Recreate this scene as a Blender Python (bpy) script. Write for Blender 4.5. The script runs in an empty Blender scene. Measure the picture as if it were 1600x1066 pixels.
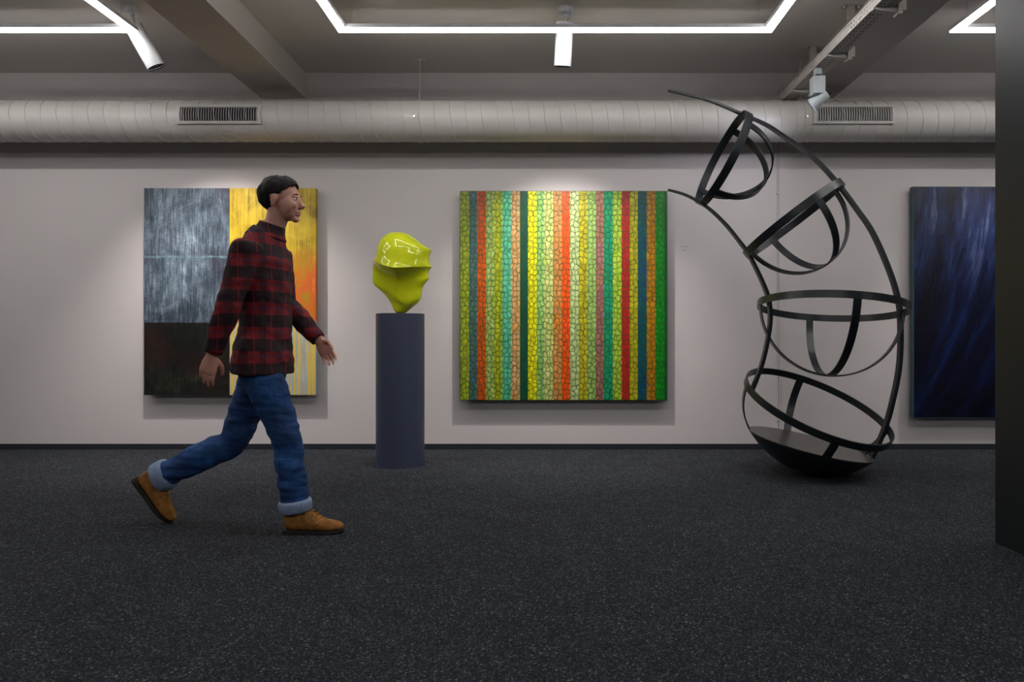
import bpy, bmesh, math, random
from mathutils import Vector, Matrix, noise
random.seed(7)
S = bpy.context.scene
COL = S.collection
PI = math.pi
F = 1067.0          # focal length in pixels of the 1600 wide frame
VX, VY = 856.0, 525.0
EYE = 0.975

# ------------------------------------------------------------------ camera, world, exposure
cd = bpy.data.cameras.new('camera'); cam = bpy.data.objects.new('camera', cd); COL.objects.link(cam)
cam.location = (0, 0, EYE); cam.rotation_euler = (PI/2, 0, 0)
cd.sensor_width = 36; cd.lens = 36*F/1600
cd.shift_x = -(VX-800)/1600; cd.shift_y = -(533-VY)/1600
cd.clip_start = 0.05
S.camera = cam
w = bpy.data.worlds.new('world'); S.world = w; w.use_nodes = True
w.node_tree.nodes['Background'].inputs[0].default_value = (0.02, 0.02, 0.022, 1)
w.node_tree.nodes['Background'].inputs[1].default_value = 1
S.view_settings.view_transform = 'Standard'; S.view_settings.look = 'None'
S.view_settings.exposure = 0.0; S.view_settings.gamma = 1
S.view_settings.use_curve_mapping = False

BAR_E = 27.0        # radiance of the pendant diffusers
SPOT_W = 185.0       # watts of the ceiling spots

# ------------------------------------------------------------------ helpers
def W(px, py, d):
    return Vector(((px-VX)*d/F, d, EYE+(VY-py)*d/F))

def srgb(r, g, b):
    f = lambda c: (c/255/12.92) if c/255 <= 0.04045 else ((c/255+0.055)/1.055)**2.4
    return (f(r), f(g), f(b), 1)

class NT:
    """small node builder"""
    def __init__(s, name, rough=0.5, metal=0.0, coat=0.0, spec=None):
        s.m = bpy.data.materials.new(name); s.m.use_nodes = True
        s.t = s.m.node_tree; s.b = s.t.nodes['Principled BSDF']
        s.b.inputs['Roughness'].default_value = rough
        s.b.inputs['Metallic'].default_value = metal
        s.b.inputs['Coat Weight'].default_value = coat
        if spec is not None: s.b.inputs['Specular IOR Level'].default_value = spec
        s._co = None
    def n(s, typ, ins=None, **kw):
        nd = s.t.nodes.new('ShaderNode'+typ)
        for k, v in kw.items(): setattr(nd, k, v)
        for k, v in (ins or {}).items(): s.put(nd.inputs[k], v)
        return nd
    def put(s, sock, v):
        if isinstance(v, bpy.types.NodeSocket): s.t.links.new(v, sock)
        elif isinstance(v, bpy.types.Node): s.t.links.new(v.outputs[0], sock)
        else: sock.default_value = v
    def co(s):
        if s._co is None: s._co = s.n('TexCoord').outputs['Object']
        return s._co
    def mp(s, loc=(0,0,0), sc=(1,1,1), rot=(0,0,0), src=None):
        return s.n('Mapping', {0: src or s.co(), 1: loc, 2: rot, 3: sc}).outputs[0]
    def noise(s, vec, scale, detail=4, rough=0.5, dist=0.0):
        return s.n('TexNoise', {'Vector': vec, 'Scale': scale, 'Detail': detail, 'Roughness': rough, 'Distortion': dist}).outputs[0]
    def ramp(s, fac, stops, interp='LINEAR'):
        nd = s.n('ValToRGB', {0: fac}); r = nd.color_ramp; r.interpolation = interp
        while len(r.elements) < len(stops): r.elements.new(0.5)
        for e, (p, c) in zip(r.elements, stops):
            e.position = p
        for e, (p, c) in zip(r.elements, stops):
            e.color = c if isinstance(c, (tuple, list)) else (c, c, c, 1)
        return nd.outputs[0]
    def math(s, op, a, b=None, clamp=False):
        nd = s.n('Math', operation=op, use_clamp=clamp); s.put(nd.inputs[0], a)
        if b is not None: s.put(nd.inputs[1], b)
        return nd.outputs[0]
    def mix(s, f, a, b, mode='MIX'):
        nd = s.n('Mix', data_type='RGBA', blend_type=mode)
        s.put(nd.inputs[0], f); s.put(nd.inputs[6], a); s.put(nd.inputs[7], b)
        return nd.outputs[2]
    def xyz(s, vec=None):
        return s.n('SeparateXYZ', {0: vec or s.co()}).outputs
    def maprange(s, v, a, b, c=0.0, d=1.0, smooth=False):
        nd = s.n('MapRange', {0: v, 1: a, 2: b, 3: c, 4: d})
        if smooth: nd.interpolation_type = 'SMOOTHSTEP'
        return nd.outputs[0]
    def color(s, c): s.put(s.b.inputs['Base Color'], c); return s
    def bump(s, h, strength=0.3, dist=0.01):
        nd = s.n('Bump', {'Strength': strength, 'Distance': dist, 'Height': h})
        s.put(s.b.inputs['Normal'], nd.outputs[0]); return s

def flat_mat(name, c, rough=0.5, metal=0.0, coat=0.0, var=0.08, scale=18, bump=0.0):
    m = NT(name, rough, metal, coat)
    nz = m.noise(m.co(), scale, 3)
    a = tuple(max(0, x*(1-var)) for x in c[:3])+(1,); b = tuple(min(1, x*(1+var)) for x in c[:3])+(1,)
    m.color(m.ramp(nz, [(0.3, a), (0.7, b)]))
    if bump: m.bump(m.noise(m.co(), scale*12, 2), bump, 0.002)
    return m.m

def obj(name, bm, mat, parent=None, smooth=False, auto=None):
    me = bpy.data.meshes.new(name)
    if isinstance(bm, bmesh.types.BMesh):
        bmesh.ops.recalc_face_normals(bm, faces=bm.faces)
        bm.to_mesh(me); bm.free()
    else: me = bm
    if mat: me.materials.clear(); me.materials.append(mat)
    o = bpy.data.objects.new(name, me); COL.objects.link(o)
    if parent is not None:
        o.parent = parent
        if parent.type == 'EMPTY': o.location = -parent.location
    if smooth: me.polygons.foreach_set('use_smooth', [True]*len(me.polygons))
    if auto is not None:
        me.polygons.foreach_set('use_smooth', [True]*len(me.polygons))
        b2 = bmesh.new(); b2.from_mesh(me)
        for e in b2.edges:
            if len(e.link_faces) == 2 and e.calc_face_angle(0) > math.radians(auto): e.smooth = False
        b2.to_mesh(me); b2.free()
    return o

def thing(name, label, cat, loc=(0,0,0), group=None):
    o = bpy.data.objects.new(name, None); COL.objects.link(o); o.location = loc
    o.empty_display_size = 0.1
    return tag(o, label, cat, group)
def tag(o, label, cat, group=None):
    o['label'] = label; o['category'] = cat
    if group: o['group'] = group
    return o
def struct(name, bm, mat, **k):
    o = obj(name, bm, mat, **k); o['kind'] = 'structure'; return o

def box(bm, x0, x1, y0, y1, z0, z1, bev=0.0):
    r = bmesh.ops.create_cube(bm, size=1)
    bmesh.ops.scale(bm, vec=(abs(x1-x0), abs(y1-y0), abs(z1-z0)), verts=r['verts'])
    bmesh.ops.translate(bm, vec=((x0+x1)/2, (y0+y1)/2, (z0+z1)/2), verts=r['verts'])
    if bev:
        ed = {e for v in r['verts'] for e in v.link_edges}
        bmesh.ops.bevel(bm, geom=list(ed), offset=bev, segments=2, affect='EDGES', profile=0.5)
    return r['verts']
def B(*a, **k):
    bm = bmesh.new(); box(bm, *a, **k); return bm
def cyl(bm, p0, p1, r0, r1=None, n=24, caps=True):
    p0 = Vector(p0); p1 = Vector(p1); r1 = r0 if r1 is None else r1
    d = (p1-p0); q = d.to_track_quat('Z', 'Y').to_matrix()
    ra, rb = [], []
    for i in range(n):
        a = 2*PI*i/n; v = q @ Vector((math.cos(a), math.sin(a), 0))
        ra.append(bm.verts.new(p0+v*r0)); rb.append(bm.verts.new(p1+v*r1))
    for i in range(n): bm.faces.new((ra[i], ra[(i+1)%n], rb[(i+1)%n], rb[i]))
    if caps: bm.faces.new(ra[::-1]); bm.faces.new(rb)
def tube(bm, pts, r, n=8):
    pts = [Vector(p) for p in pts]; rings = []
    for i, p in enumerate(pts):
        t = (pts[min(i+1, len(pts)-1)]-pts[max(i-1, 0)]).normalized()
        up = Vector((0,0,1)) if abs(t.z) < 0.9 else Vector((0,1,0))
        a = t.cross(up).normalized(); b = t.cross(a)
        rings.append([bm.verts.new(p+(a*math.cos(2*PI*k/n)+b*math.sin(2*PI*k/n))*r) for k in range(n)])
    for A, Bq in zip(rings, rings[1:]):
        for k in range(n): bm.faces.new((A[k], A[(k+1)%n], Bq[(k+1)%n], Bq[k]))
    bm.faces.new(rings[0][::-1]); bm.faces.new(rings[-1])
def sweep(bm, pts, td, wd, t, wid, closed=False, tw=None):
    """flat bar: at every point the thickness direction td and the width direction wd"""
    n = len(pts); rings = []
    for i in range(n):
        a = td[i]*t/2; b = wd[i]*(wid if tw is None else tw[i])/2
        rings.append([bm.verts.new(pts[i]+sa*a+sb*b) for sa, sb in ((-1,-1),(1,-1),(1,1),(-1,1))])
    m = n if closed else n-1
    for i in range(m):
        A = rings[i]; C2 = rings[(i+1)%n]
        for k in range(4): bm.faces.new((A[k], A[(k+1)%4], C2[(k+1)%4], C2[k]))
    if not closed: bm.faces.new(rings[0][::-1]); bm.faces.new(rings[-1])
def catmull(P, sub=8):
    P = [Vector(p) for p in P]; out = []
    for i in range(len(P)-1):
        a, b, c, d = P[max(i-1,0)], P[i], P[i+1], P[min(i+2,len(P)-1)]
        for k in range(sub):
            t = k/sub
            out.append(0.5*((2*b)+(c-a)*t+(2*a-5*b+4*c-d)*t*t+(3*b-a-3*c+d)*t**3))
    out.append(P[-1]); return out

# ------------------------------------------------------------------ materials
def wall_mat(name, c, rough=0.75):
    m = NT(name, rough)
    a = m.noise(m.co(), 1.3, 5, 0.6)
    m.color(m.ramp(a, [(0.3, tuple(x*0.96 for x in c[:3])+(1,)), (0.7, c)]))
    m.bump(m.noise(m.mp(sc=(1,1,1)), 90, 4, 0.6), 0.12, 0.004)
    return m.m
M_wall = wall_mat('wall_paint', (0.60, 0.56, 0.555, 1))
M_ceil = wall_mat('ceiling_paint', (0.70, 0.66, 0.63, 1))
M_beam = wall_mat('beam_paint', (0.60, 0.555, 0.525, 1))
M_room = wall_mat('room_paint', (0.10, 0.085, 0.075, 1))

c = NT('carpet', 0.95, spec=0.15)
v1 = c.n('TexVoronoi', {'Vector': c.co(), 'Scale': 190.0, 'Randomness': 1.0})
sp = c.ramp(v1.outputs['Color'], [(0.0, srgb(24,27,32)), (0.55, srgb(48,52,59)), (0.82, srgb(78,82,88)), (1.0, srgb(150,150,146))])
big = c.noise(c.co(), 5, 4, 0.6)
c.color(c.mix(1.0, sp, c.ramp(big, [(0.3, 0.85), (0.7, 1.1)]), 'MULTIPLY'))
c.bump(c.noise(c.co(), 260, 3, 0.7), 0.9, 0.008)
M_carpet = c.m
M_skirt = flat_mat('skirting_carpet', srgb(26,31,42), 0.9, var=0.3, scale=150)
M_duct = flat_mat('duct_paint', (0.60, 0.575, 0.55), 0.42, var=0.03, scale=4)
M_grille = flat_mat('grille_paint', (0.62, 0.59, 0.57), 0.45, var=0.03)
M_dark = flat_mat('dark_interior', (0.012, 0.010, 0.010), 0.8)
M_white = flat_mat('white_enamel', (0.78, 0.80, 0.82), 0.35, var=0.02)
M_profile = flat_mat('aluminium_profile', (0.72, 0.74, 0.77), 0.35, var=0.02)
M_grey = flat_mat('grey_enamel', (0.50, 0.55, 0.58), 0.4, var=0.03)
M_tray = flat_mat('tray_paint', (0.55, 0.51, 0.49), 0.5, var=0.05)
M_metal = flat_mat('steel', (0.55, 0.55, 0.55), 0.3, metal=1.0, var=0.05)
def emit_mat(name, c, e):
    m = NT(name, 0.4); m.color(c); m.put(m.b.inputs['Emission Color'], c); m.b.inputs['Emission Strength'].default_value = e
    return m.m
M_led = emit_mat('led_diffuser', (1.0, 0.975, 0.955, 1), BAR_E)
M_lens = emit_mat('lamp_lens', (0.85, 0.85, 1.0, 1), 2.5)

# ------------------------------------------------------------------ room shell
D = 5.88; H = 3.24; XL, XR, YB = -6.4, 6.4, -5.0
struct('floor', B(XL, XR, YB, D, -0.1, 0), M_carpet)
struct('ceiling', B(XL, XR, YB, D, H, H+0.1), M_ceil)
struct('wall_back', B(XL-0.1, XR+0.1, D, D+0.12, -0.1, H+0.1), M_wall)
struct('wall_left', B(XL-0.12, XL, YB, D, -0.1, H+0.1), M_room)
struct('wall_right', B(XR, XR+0.12, YB, D, -0.1, H+0.1), M_room)
struct('wall_front', B(XL-0.1, XR+0.1, YB-0.12, YB, -0.1, H+0.1), M_room)
struct('baseboard_back', B(XL, XR, D-0.012, D, 0, 0.046, bev=0.002), M_skirt)
def beam(name, x0, x1):
    bm = B(x0, x1, YB, D, 3.02, H, bev=0.004)
    return struct(name, bm, M_beam)
beam('trim_1', -2.47, -2.08)
beam('trim_2', 2.15, 2.455)

# black column at the right under the beam
bm = B(2.11, 2.52, 2.78, 3.223, 0, 3.02, bev=0.003)
cm = NT('column_laminate', 0.4, spec=0.35)
st = cm.noise(cm.mp(sc=(14, 14, 1.2)), 3, 5, 0.6)
cm.color(cm.ramp(st, [(0.3, srgb(28,31,33)), (0.7, srgb(31,34,37))]))
cm.bump(cm.noise(cm.mp(sc=(30,30,3)), 6, 3), 0.05, 0.002)
tag(obj('column', bm, cm.m), 'tall black column at the right edge of the room, in front of the blue painting', 'column')

# ------------------------------------------------------------------ spiral duct
DY, DZ, DR = 5.60, 2.734, 0.163
duct = thing('ventilation_duct', 'long round spiral ventilation duct painted pale grey, running along the wall under the ceiling', 'duct', (0, DY, DZ-DR))
bm = bmesh.new()
cyl(bm, (XL+0.02, DY, DZ), (XR-0.02, DY, DZ), DR, n=96, caps=True)
for xj in (-4.9, -1.44, 1.01, 4.6):
    for dx in (0, 0.028):
        cyl(bm, (xj+dx, DY, DZ), (xj+dx+0.007, DY, DZ), DR+0.004, n=96)
obj('duct_pipe', bm, M_duct, duct, auto=40)
bm = bmesh.new()
pitch = 0.1255; seg = 36; turns = int((XR-XL-0.2)/pitch); rings = []
for i in range(turns*seg+1):
    a = 2*PI*i/seg; x = XL+0.1+pitch*i/seg
    e = Vector((0, -math.cos(a), -math.sin(a)))   # travels downwards on the room side as x grows
    cpt = Vector((x, DY, DZ))+e*DR
    rings.append([bm.verts.new(cpt+Vector((-0.0038,0,0))-e*0.001), bm.verts.new(cpt+e*0.0045), bm.verts.new(cpt+Vector((0.0038,0,0))-e*0.001)])
for A, Bq in zip(rings, rings[1:]):
    for k in range(2): bm.faces.new((A[k], A[k+1], Bq[k+1], Bq[k]))
obj('seam', bm, M_duct, duct)

def duct_pt(x, ang, r):   # ang: elevation of the surface normal towards the room
    return Vector((x, DY-math.cos(ang)*r, DZ+math.sin(ang)*r))
def vent(x0, x1, label):
    
    a0, a1 = math.radians(-23), math.radians(29)
    def patch(bm, xa, xb, aa, ab, r, th, n=8):
        R_ = []
        for i in range(n+1):
            a = aa+(ab-aa)*i/n
            R_.append([bm.verts.new(duct_pt(xa, a, r)), bm.verts.new(duct_pt(xb, a, r)), bm.verts.new(duct_pt(xb, a, r+th)), bm.verts.new(duct_pt(xa, a, r+th))])
        for P_, Q_ in zip(R_, R_[1:]):
            for k in range(4): bm.faces.new((P_[k], P_[(k+1)%4], Q_[(k+1)%4], Q_[k]))
        bm.faces.new(R_[0]); bm.faces.new(R_[-1][::-1])
    bw = 0.026; ba = math.radians(7)
    bm = bmesh.new()
    patch(bm, x0, x0+bw, a0, a1, DR+0.001, 0.012); patch(bm, x1-bw, x1, a0, a1, DR+0.001, 0.012)
    patch(bm, x0+bw, x1-bw, a0, a0+ba, DR+0.001, 0.012, 2); patch(bm, x0+bw, x1-bw, a1-ba, a1, DR+0.001, 0.012, 2)
    t = obj('air_grille', bm, M_grille, duct, auto=30); t['label'] = label
    bm = bmesh.new(); patch(bm, x0+bw, x1-bw, a0+ba, a1-ba, DR+0.0005, 0.001)
    obj('dark_opening', bm, M_dark, t)
    bm = bmesh.new(); n = 31
    for i in range(n):
        x = x0+bw+(x1-x0-2*bw)*(i+0.5)/n
        R_ = []
        sk = 0.0015
        for k in range(7):
            a = a0+ba+(a1-a0-2*ba)*k/6
            R_.append([bm.verts.new(duct_pt(x-0.0025-sk, a, DR+0.0015)), bm.verts.new(duct_pt(x+0.0015-sk, a, DR+0.0015)),
                       bm.verts.new(duct_pt(x+0.0025+sk*0.6, a, DR+0.009)), bm.verts.new(duct_pt(x-0.0015+sk*0.6, a, DR+0.009))])
        for P_, Q_ in zip(R_, R_[1:]):
            for k in range(4): bm.faces.new((P_[k], P_[(k+1)%4], Q_[(k+1)%4], Q_[k]))
    obj('fins', bm, M_grille, t)
    for fx in (0.08, 0.5, 0.92):
        for a in (a0+ba*0.5, a1-ba*0.5):
            bm = bmesh.new(); p = duct_pt(x0+(x1-x0)*fx, a, DR+0.012); q = duct_pt(x0+(x1-x0)*fx, a, DR+0.0145)
            cyl(bm, p, q, 0.004, n=8); obj('screw', bm, M_metal, t)
vent(-2.955, -2.285, 'rectangular slotted air grille in the duct above the grey and yellow painting')
vent(2.115, 2.765, 'rectangular slotted air grille in the duct right of the cable tray')

def hanger(x, label):
    bm = bmesh.new()
    for dx in (-0.012, 0.012):
        cyl(bm, (x+dx-0.006, DY, DZ), (x+dx+0.006, DY, DZ), DR+0.006, n=64)
    cyl(bm, (x-0.02, DY, DZ), (x+0.02, DY, DZ), DR+0.0045, n=64)
    t = obj('hanger_strap', bm, M_duct, duct, auto=40)
    bm = bmesh.new(); cyl(bm, (x, DY, DZ+DR), (x, DY, H-0.003), 0.005, n=12)
    cyl(bm, (x, DY, DZ+DR+0.003), (x, DY, DZ+DR+0.02), 0.010, n=6)
    obj('rod', bm, M_duct, t, auto=40)
    bm = bmesh.new(); box(bm, x-0.045, x+0.045, DY-0.02, DY+0.02, H-0.004, H-0.0005)
    cyl(bm, (x, DY, H-0.014), (x, DY, H-0.004), 0.010, n=6)
    obj('ceiling_plate', bm, M_ceil, t)
    bm = bmesh.new(); p = duct_pt(x-0.01, math.radians(-5), DR+0.003); q = duct_pt(x-0.01, math.radians(-5), DR+0.022)
    cyl(bm, p, q, 0.009, n=12)
    obj('clamp_bolt', bm, M_metal, t)
hanger(-1.05, 'thin rod and strap holding the duct, between the lime sculpture and the striped painting')
hanger(2.07, 'strap clamp round the duct just left of the right air grille')

# ------------------------------------------------------------------ pendants
BH, BD, BW, BT = 3.05, 4.61, 0.060, 0.026
def pendant(x0, x1, y0, y1, label, group=None):
    t = thing('pendant_light', label, 'pendant light', ((x0+x1)/2, (y0+y1)/2, BH), group)
    def frame(bm, z0, z1, inset):
        i = inset
        box(bm, x0+i, x1-i, y1-BW+i, y1-i, z0, z1); box(bm, x0+i, x1-i, y0+i, y0+BW-i, z0, z1)
        box(bm, x0+i, x0+BW-i, y0+BW-i, y1-BW+i, z0, z1); box(bm, x1-BW+i, x1-i, y0+BW-i, y1-BW+i, z0, z1)
    bm = bmesh.new(); frame(bm, BH-0.004, BH-0.004+BT, 0); obj('profile', bm, M_profile, t)
    bm = bmesh.new(); frame(bm, BH-0.014, BH-0.004, 0.003); obj('diffuser', bm, M_led, t)
    for cx in (x0+0.10, x1-0.10):
        for cy in (y0+0.033, y1-0.033):
            bm = bmesh.new(); cyl(bm, (cx, cy, BH+BT-0.004), (cx, cy, H), 0.0011, n=6); obj('wire', bm, M_metal, t)
    return t
ym = BD-BW/2+0.033
pendant(-1.422, 1.522, ym-1.42, ym+BW/2, 'rectangular white light frame hanging in the middle, above the striped painting')
pendant(-5.70, -2.784, ym-1.42, ym+BW/2, 'rectangular white light frame hanging at the top left, above the grey and yellow painting')
pendant(2.728, 5.65, ym-1.42, ym+BW/2, 'rectangular white light frame hanging at the top right, beside the black column')
for (x0, x1) in ((-5.70, -2.784), (-1.422, 1.522), (2.728, 5.65)):
    pendant(x0, x1, -1.7, -0.3, 'rectangular white light frame hanging behind the viewpoint', 'light frames behind the viewpoint')

# ------------------------------------------------------------------ ceiling spots
def lamp(name, loc, target, watts, angle, blend=0.9, size=0.03, color=(1, 0.93, 0.90)):
    ld = bpy.data.lights.new(name, 'SPOT'); ld.energy = watts; ld.spot_size = math.radians(angle)
    ld.spot_blend = blend; ld.shadow_soft_size = size; ld.color = color
    o = bpy.data.objects.new(name, ld); COL.objects.link(o); o.location = loc
    o.rotation_euler = (Vector(target)-Vector(loc)).to_track_quat('-Z', 'Y').to_euler()
    return o
def cylinder_spot(cx, cy, head, axis, target, label, watts, angle):
    t = thing('ceiling_spotlight', label, 'spotlight', (cx, cy, H), 'cylindrical ceiling spotlights')
    axis = Vector(axis).normalized(); head = Vector(head)
    bm = bmesh.new(); cyl(bm, (cx, cy, H-0.042), (cx, cy, H-0.001), 0.053, n=40); obj('canopy', bm, M_white, t, auto=40)
    bm = bmesh.new(); cyl(bm, (cx, cy, H-0.052), (cx, cy, H-0.042), 0.014, n=16); cyl(bm, (cx, cy, H-0.05), head+axis*0.03, 0.008, n=16)
    obj('stem', bm, M_white, t, auto=40)
    # open topped tube
    bm = bmesh.new(); L = 0.285; r = 0.0595; n = 48
    q = axis.to_track_quat('Z', 'Y').to_matrix()
    prof = [(r-0.006, 0.03), (r-0.004, 0.0), (r, 0.002), (r, L), (r-0.005, L), (r-0.006, L-0.02)]
    R_ = [[bm.verts.new(head+q@Vector((math.cos(2*PI*k/n)*a, math.sin(2*PI*k/n)*a, b))) for k in range(n)] for a, b in prof]
    for A, C2 in zip(R_, R_[1:]):
        for k in range(n): bm.faces.new((A[k], A[(k+1)%n], C2[(k+1)%n], C2[k]))
    obj('housing', bm, M_white, t, auto=40)
    bm = bmesh.new(); cyl(bm, head+axis*0.026, head+axis*0.03, r-0.0055, n=40)
    for k in range(5):
        cyl(bm, head+axis*0.012+q@Vector(((k-2)*0.02, 0, 0)), head+axis*0.027+q@Vector(((k-2)*0.02, 0, 0)), 0.004, n=6)
    obj('heat_sink', bm, M_dark, t)
    bm = bmesh.new(); cyl(bm, head+axis*(L-0.080), head+axis*(L-0.076), r-0.006, n=40); obj('lens', bm, M_lens, t)
    bm = bmesh.new(); cyl(bm, head+axis*(L-0.078), head+axis*(L-0.003), r-0.0075, r-0.0055, n=40, caps=False); obj('baffle', bm, M_dark, t)
    bm = bmesh.new(); cyl(bm, head+axis*(L-0.002), head+axis*(L+0.008), r-0.0015, r-0.004, n=48, caps=False)
    obj('rim', bm, M_dark, t)
    bm = bmesh.new()
    P_ = [Vector((cx+0.012, cy-0.03, H-0.02)), Vector((cx+0.03, cy-0.05, H-0.03)), Vector((cx+0.032, cy-0.045, H-0.08)), head+axis*0.02+Vector((0.012, -0.03, 0.01)), head+axis*0.04+Vector((0.005, -0.02, 0))]
    tube(bm, catmull(P_, 6), 0.0022, 6); obj('cable', bm, M_grey, t)
    ld = lamp('spot_lamp', head+axis*(L+0.012), target, watts, angle)
    ld.parent = t; ld.location = head+axis*(L+0.012)-t.location
    return t
a2 = Vector((-0.015, 0.10, -0.285))
cylinder_spot(0.122, 4.725, (0.118, 4.727, 3.150), a2, (0.12, 5.8, 0.72), 'white cylindrical spotlight on the ceiling above the striped painting', SPOT_W, 84)
a1 = Vector((0.12, 0.09, -0.27))
cylinder_spot(-2.875, 4.725, (-2.87, 4.727, 3.120), a1, (-2.72, 5.8, 0.72), 'white cylindrical spotlight tilted towards the grey and yellow painting', SPOT_W, 84)

# track head under the cable tray
TRL, TRR, TRB, TRT = 1.917, 2.021, 2.905, 2.969
t = thing('tray_spotlight', 'small pale grey spotlight with a box body hanging from the perforated cable tray', 'spotlight', (1.96, 4.92, TRB))
bm = B(1.925, 1.968, 4.90, 4.95, 2.855, TRB-0.0005, bev=0.003); obj('adapter', bm, M_grey, t)
bm = bmesh.new(); cyl(bm, (1.945, 4.925, 2.84), (1.945, 4.925, 2.857), 0.014, n=20); obj('swivel', bm, M_dark, t)
bm = B(1.905, 1.990, 4.89, 4.975, 2.715, 2.842, bev=0.004); obj('driver_box', bm, M_grey, t)
hd = Vector((-0.72, 0.40, -0.57)).normalized(); hc = Vector((1.985, 4.925, 2.700))
bm = bmesh.new(); n = 40; q = hd.to_track_quat('Z', 'Y').to_matrix()
prof = [(0.0, -0.035), (0.030, -0.035), (0.036, -0.025), (0.036, 0.03), (0.052, 0.075), (0.052, 0.09), (0.047, 0.09), (0.045, 0.074)]
R_ = [[bm.verts.new(hc+q@Vector((math.cos(2*PI*k/n)*a, math.sin(2*PI*k/n)*a, b))) for k in range(n)] for a, b in prof[1:]]
for A, C2 in zip(R_, R_[1:]):
    for k in range(n): bm.faces.new((A[k], A[(k+1)%n], C2[(k+1)%n], C2[k]))
bm.faces.new(R_[0])
obj('lamp_head', bm, M_grey, t, auto=35)
bm = bmesh.new(); cyl(bm, hc+hd*0.072, hc+hd*0.076, 0.0455, n=40); obj('lens', bm, M_lens, t)
bm = bmesh.new(); cyl(bm, hc+q@Vector((0,0,-0.034)), hc+q@Vector((0,0,-0.055)), 0.03, 0.024, n=20); obj('heat_sink', bm, M_dark, t)
l = lamp('spot_lamp', hc+hd*0.10, (1.35, 5.75, 2.1), 9, 110, 1.0, 0.03, (0.86, 0.84, 1.0)); l.parent = t; l.location = hc+hd*0.10-t.location
# spill of a further spot on the right painting (spot itself outside the frame)
cylinder_spot(3.95, 4.725, (3.95, 4.727, 3.13), Vector((0.02, 0.12, -0.27)), (3.9, 5.8, 0.9), 'white cylindrical spotlight behind the black column, above the blue painting', SPOT_W*0.5, 74)

# ------------------------------------------------------------------ cable tray
t = thing('cable_tray', 'perforated pale grey metal cable tray hanging beside the right ceiling beam', 'cable tray', (1.97, 4.5, TRB))
def perforated(bm, P, a_lo, a_hi, holes, y0, y1, pitchy, hy, th):
    """P(a, y, k) gives a point, a across, y along, k 0/1 the two skins. holes: list of (a0,a1)"""
    cuts = [a_lo]
    for h in holes: cuts += [h[0], h[1]]
    cuts.append(a_hi)
    nrow = int((y1-y0)/pitchy); vs = {}
    def V(a, y, k):
        key = (round(a, 5), round(y, 5), k)
        if key not in vs: vs[key] = bm.verts.new(P(a, y, k))
        return vs[key]
    for j in range(nrow):
        ya = y0+j*pitchy; yb = ya+(pitchy-hy)/2; yc = yb+hy; yd = ya+pitchy
        for si, (p, q_) in enumerate(zip(cuts, cuts[1:])):
            for ri, (u, v) in enumerate(((ya, yb), (yb, yc), (yc, yd))):
                if si % 2 == 1 and ri == 1: 
                    # hole walls
                    for (A1, A2) in (((p,u),(q_,u)), ((q_,u),(q_,v)), ((q_,v),(p,v)), ((p,v),(p,u))):
                        bm.faces.new((V(*A1,0), V(*A2,0), V(*A2,1), V(*A1,1)))
                    continue
                for k in (0, 1):
                    bm.faces.new((V(p,u,k), V(q_,u,k), V(q_,v,k), V(p,v,k)))
bm = bmesh.new()
perforated(bm, lambda a, y, k: Vector((TRL+k*0.0012, y, a)), TRB, TRT, [(TRB+0.014, TRB+0.024), (TRB+0.041, TRB+0.051)], 1.2, 5.74, 0.036, 0.014, 0.0012)
box(bm, TRL, TRL+0.012, 1.2, 5.74, TRT, TRT+0.0015)
obj('side_rail', bm, M_tray, t)
bm = bmesh.new()
perforated(bm, lambda a, y, k: Vector((TRR-k*0.0012, y, a)), TRB, TRT, [(TRB+0.014, TRB+0.024), (TRB+0.041, TRB+0.051)], 1.2, 5.74, 0.036, 0.014, 0.0012)
box(bm, TRR-0.012, TRR, 1.2, 5.74, TRT, TRT+0.0015)
obj('side_rail', bm, M_tray, t)
bm = bmesh.new()
perforated(bm, lambda a, y, k: Vector((a, y, TRB+k*0.0012)), TRL, TRR, [(TRL+0.016, TRL+0.022), (TRL+0.034, TRL+0.040), (TRL+0.064, TRL+0.070), (TRL+0.082, TRL+0.088)], 1.2, 5.74, 0.045, 0.028, 0.0012)
obj('tray_bottom', bm, M_tray, t)
bm = B(TRR+0.012, TRR+0.032, 1.2, 5.70, TRB+0.012, TRB+0.05, bev=0.002)
obj('side_channel', bm, M_tray, t)
for yb_ in (5.36, 4.69, 4.02, 3.35):
    bm = bmesh.new()
    # vertical C-channel from ceiling
    box(bm, 2.060, 2.064, yb_-0.022, yb_+0.022, TRB-0.02, H-0.004); box(bm, 2.064, 2.100, yb_-0.022, yb_-0.019, TRB-0.02, H-0.004)
    box(bm, 2.064, 2.100, yb_+0.019, yb_+0.022, TRB-0.02, H-0.004)
    box(bm, 2.014, 2.146, yb_-0.03, yb_+0.03, H-0.005, H-0.0005)
    cyl(bm, (2.03, yb_-0.015, H-0.02), (2.03, yb_-0.015, H-0.004), 0.008, n=6); cyl(bm, (2.13, yb_-0.015, H-0.02), (2.13, yb_-0.015, H-0.004), 0.008, n=6)
    br = obj('bracket', bm, M_tray, t)
    bm = bmesh.new()
    vs = [(TRL-0.006, TRB-0.012), (TRL-0.006, TRB-0.002), (2.07, TRB-0.002), (2.07, TRB-0.034)]
    f0 = [bm.verts.new((x, yb_-0.016, z)) for x, z in vs]; f1 = [bm.verts.new((x, yb_+0.016, z)) for x, z in vs]
    bm.faces.new(f0); bm.faces.new(f1[::-1])
    for i in range(4): bm.faces.new((f0[i], f1[i], f1[(i+1)%4], f0[(i+1)%4]))
    box(bm, 2.05, 2.066, yb_-0.03, yb_+0.03, TRB-0.045, TRB+0.02)
    obj('bracket_arm', bm, M_tray, br)
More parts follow.
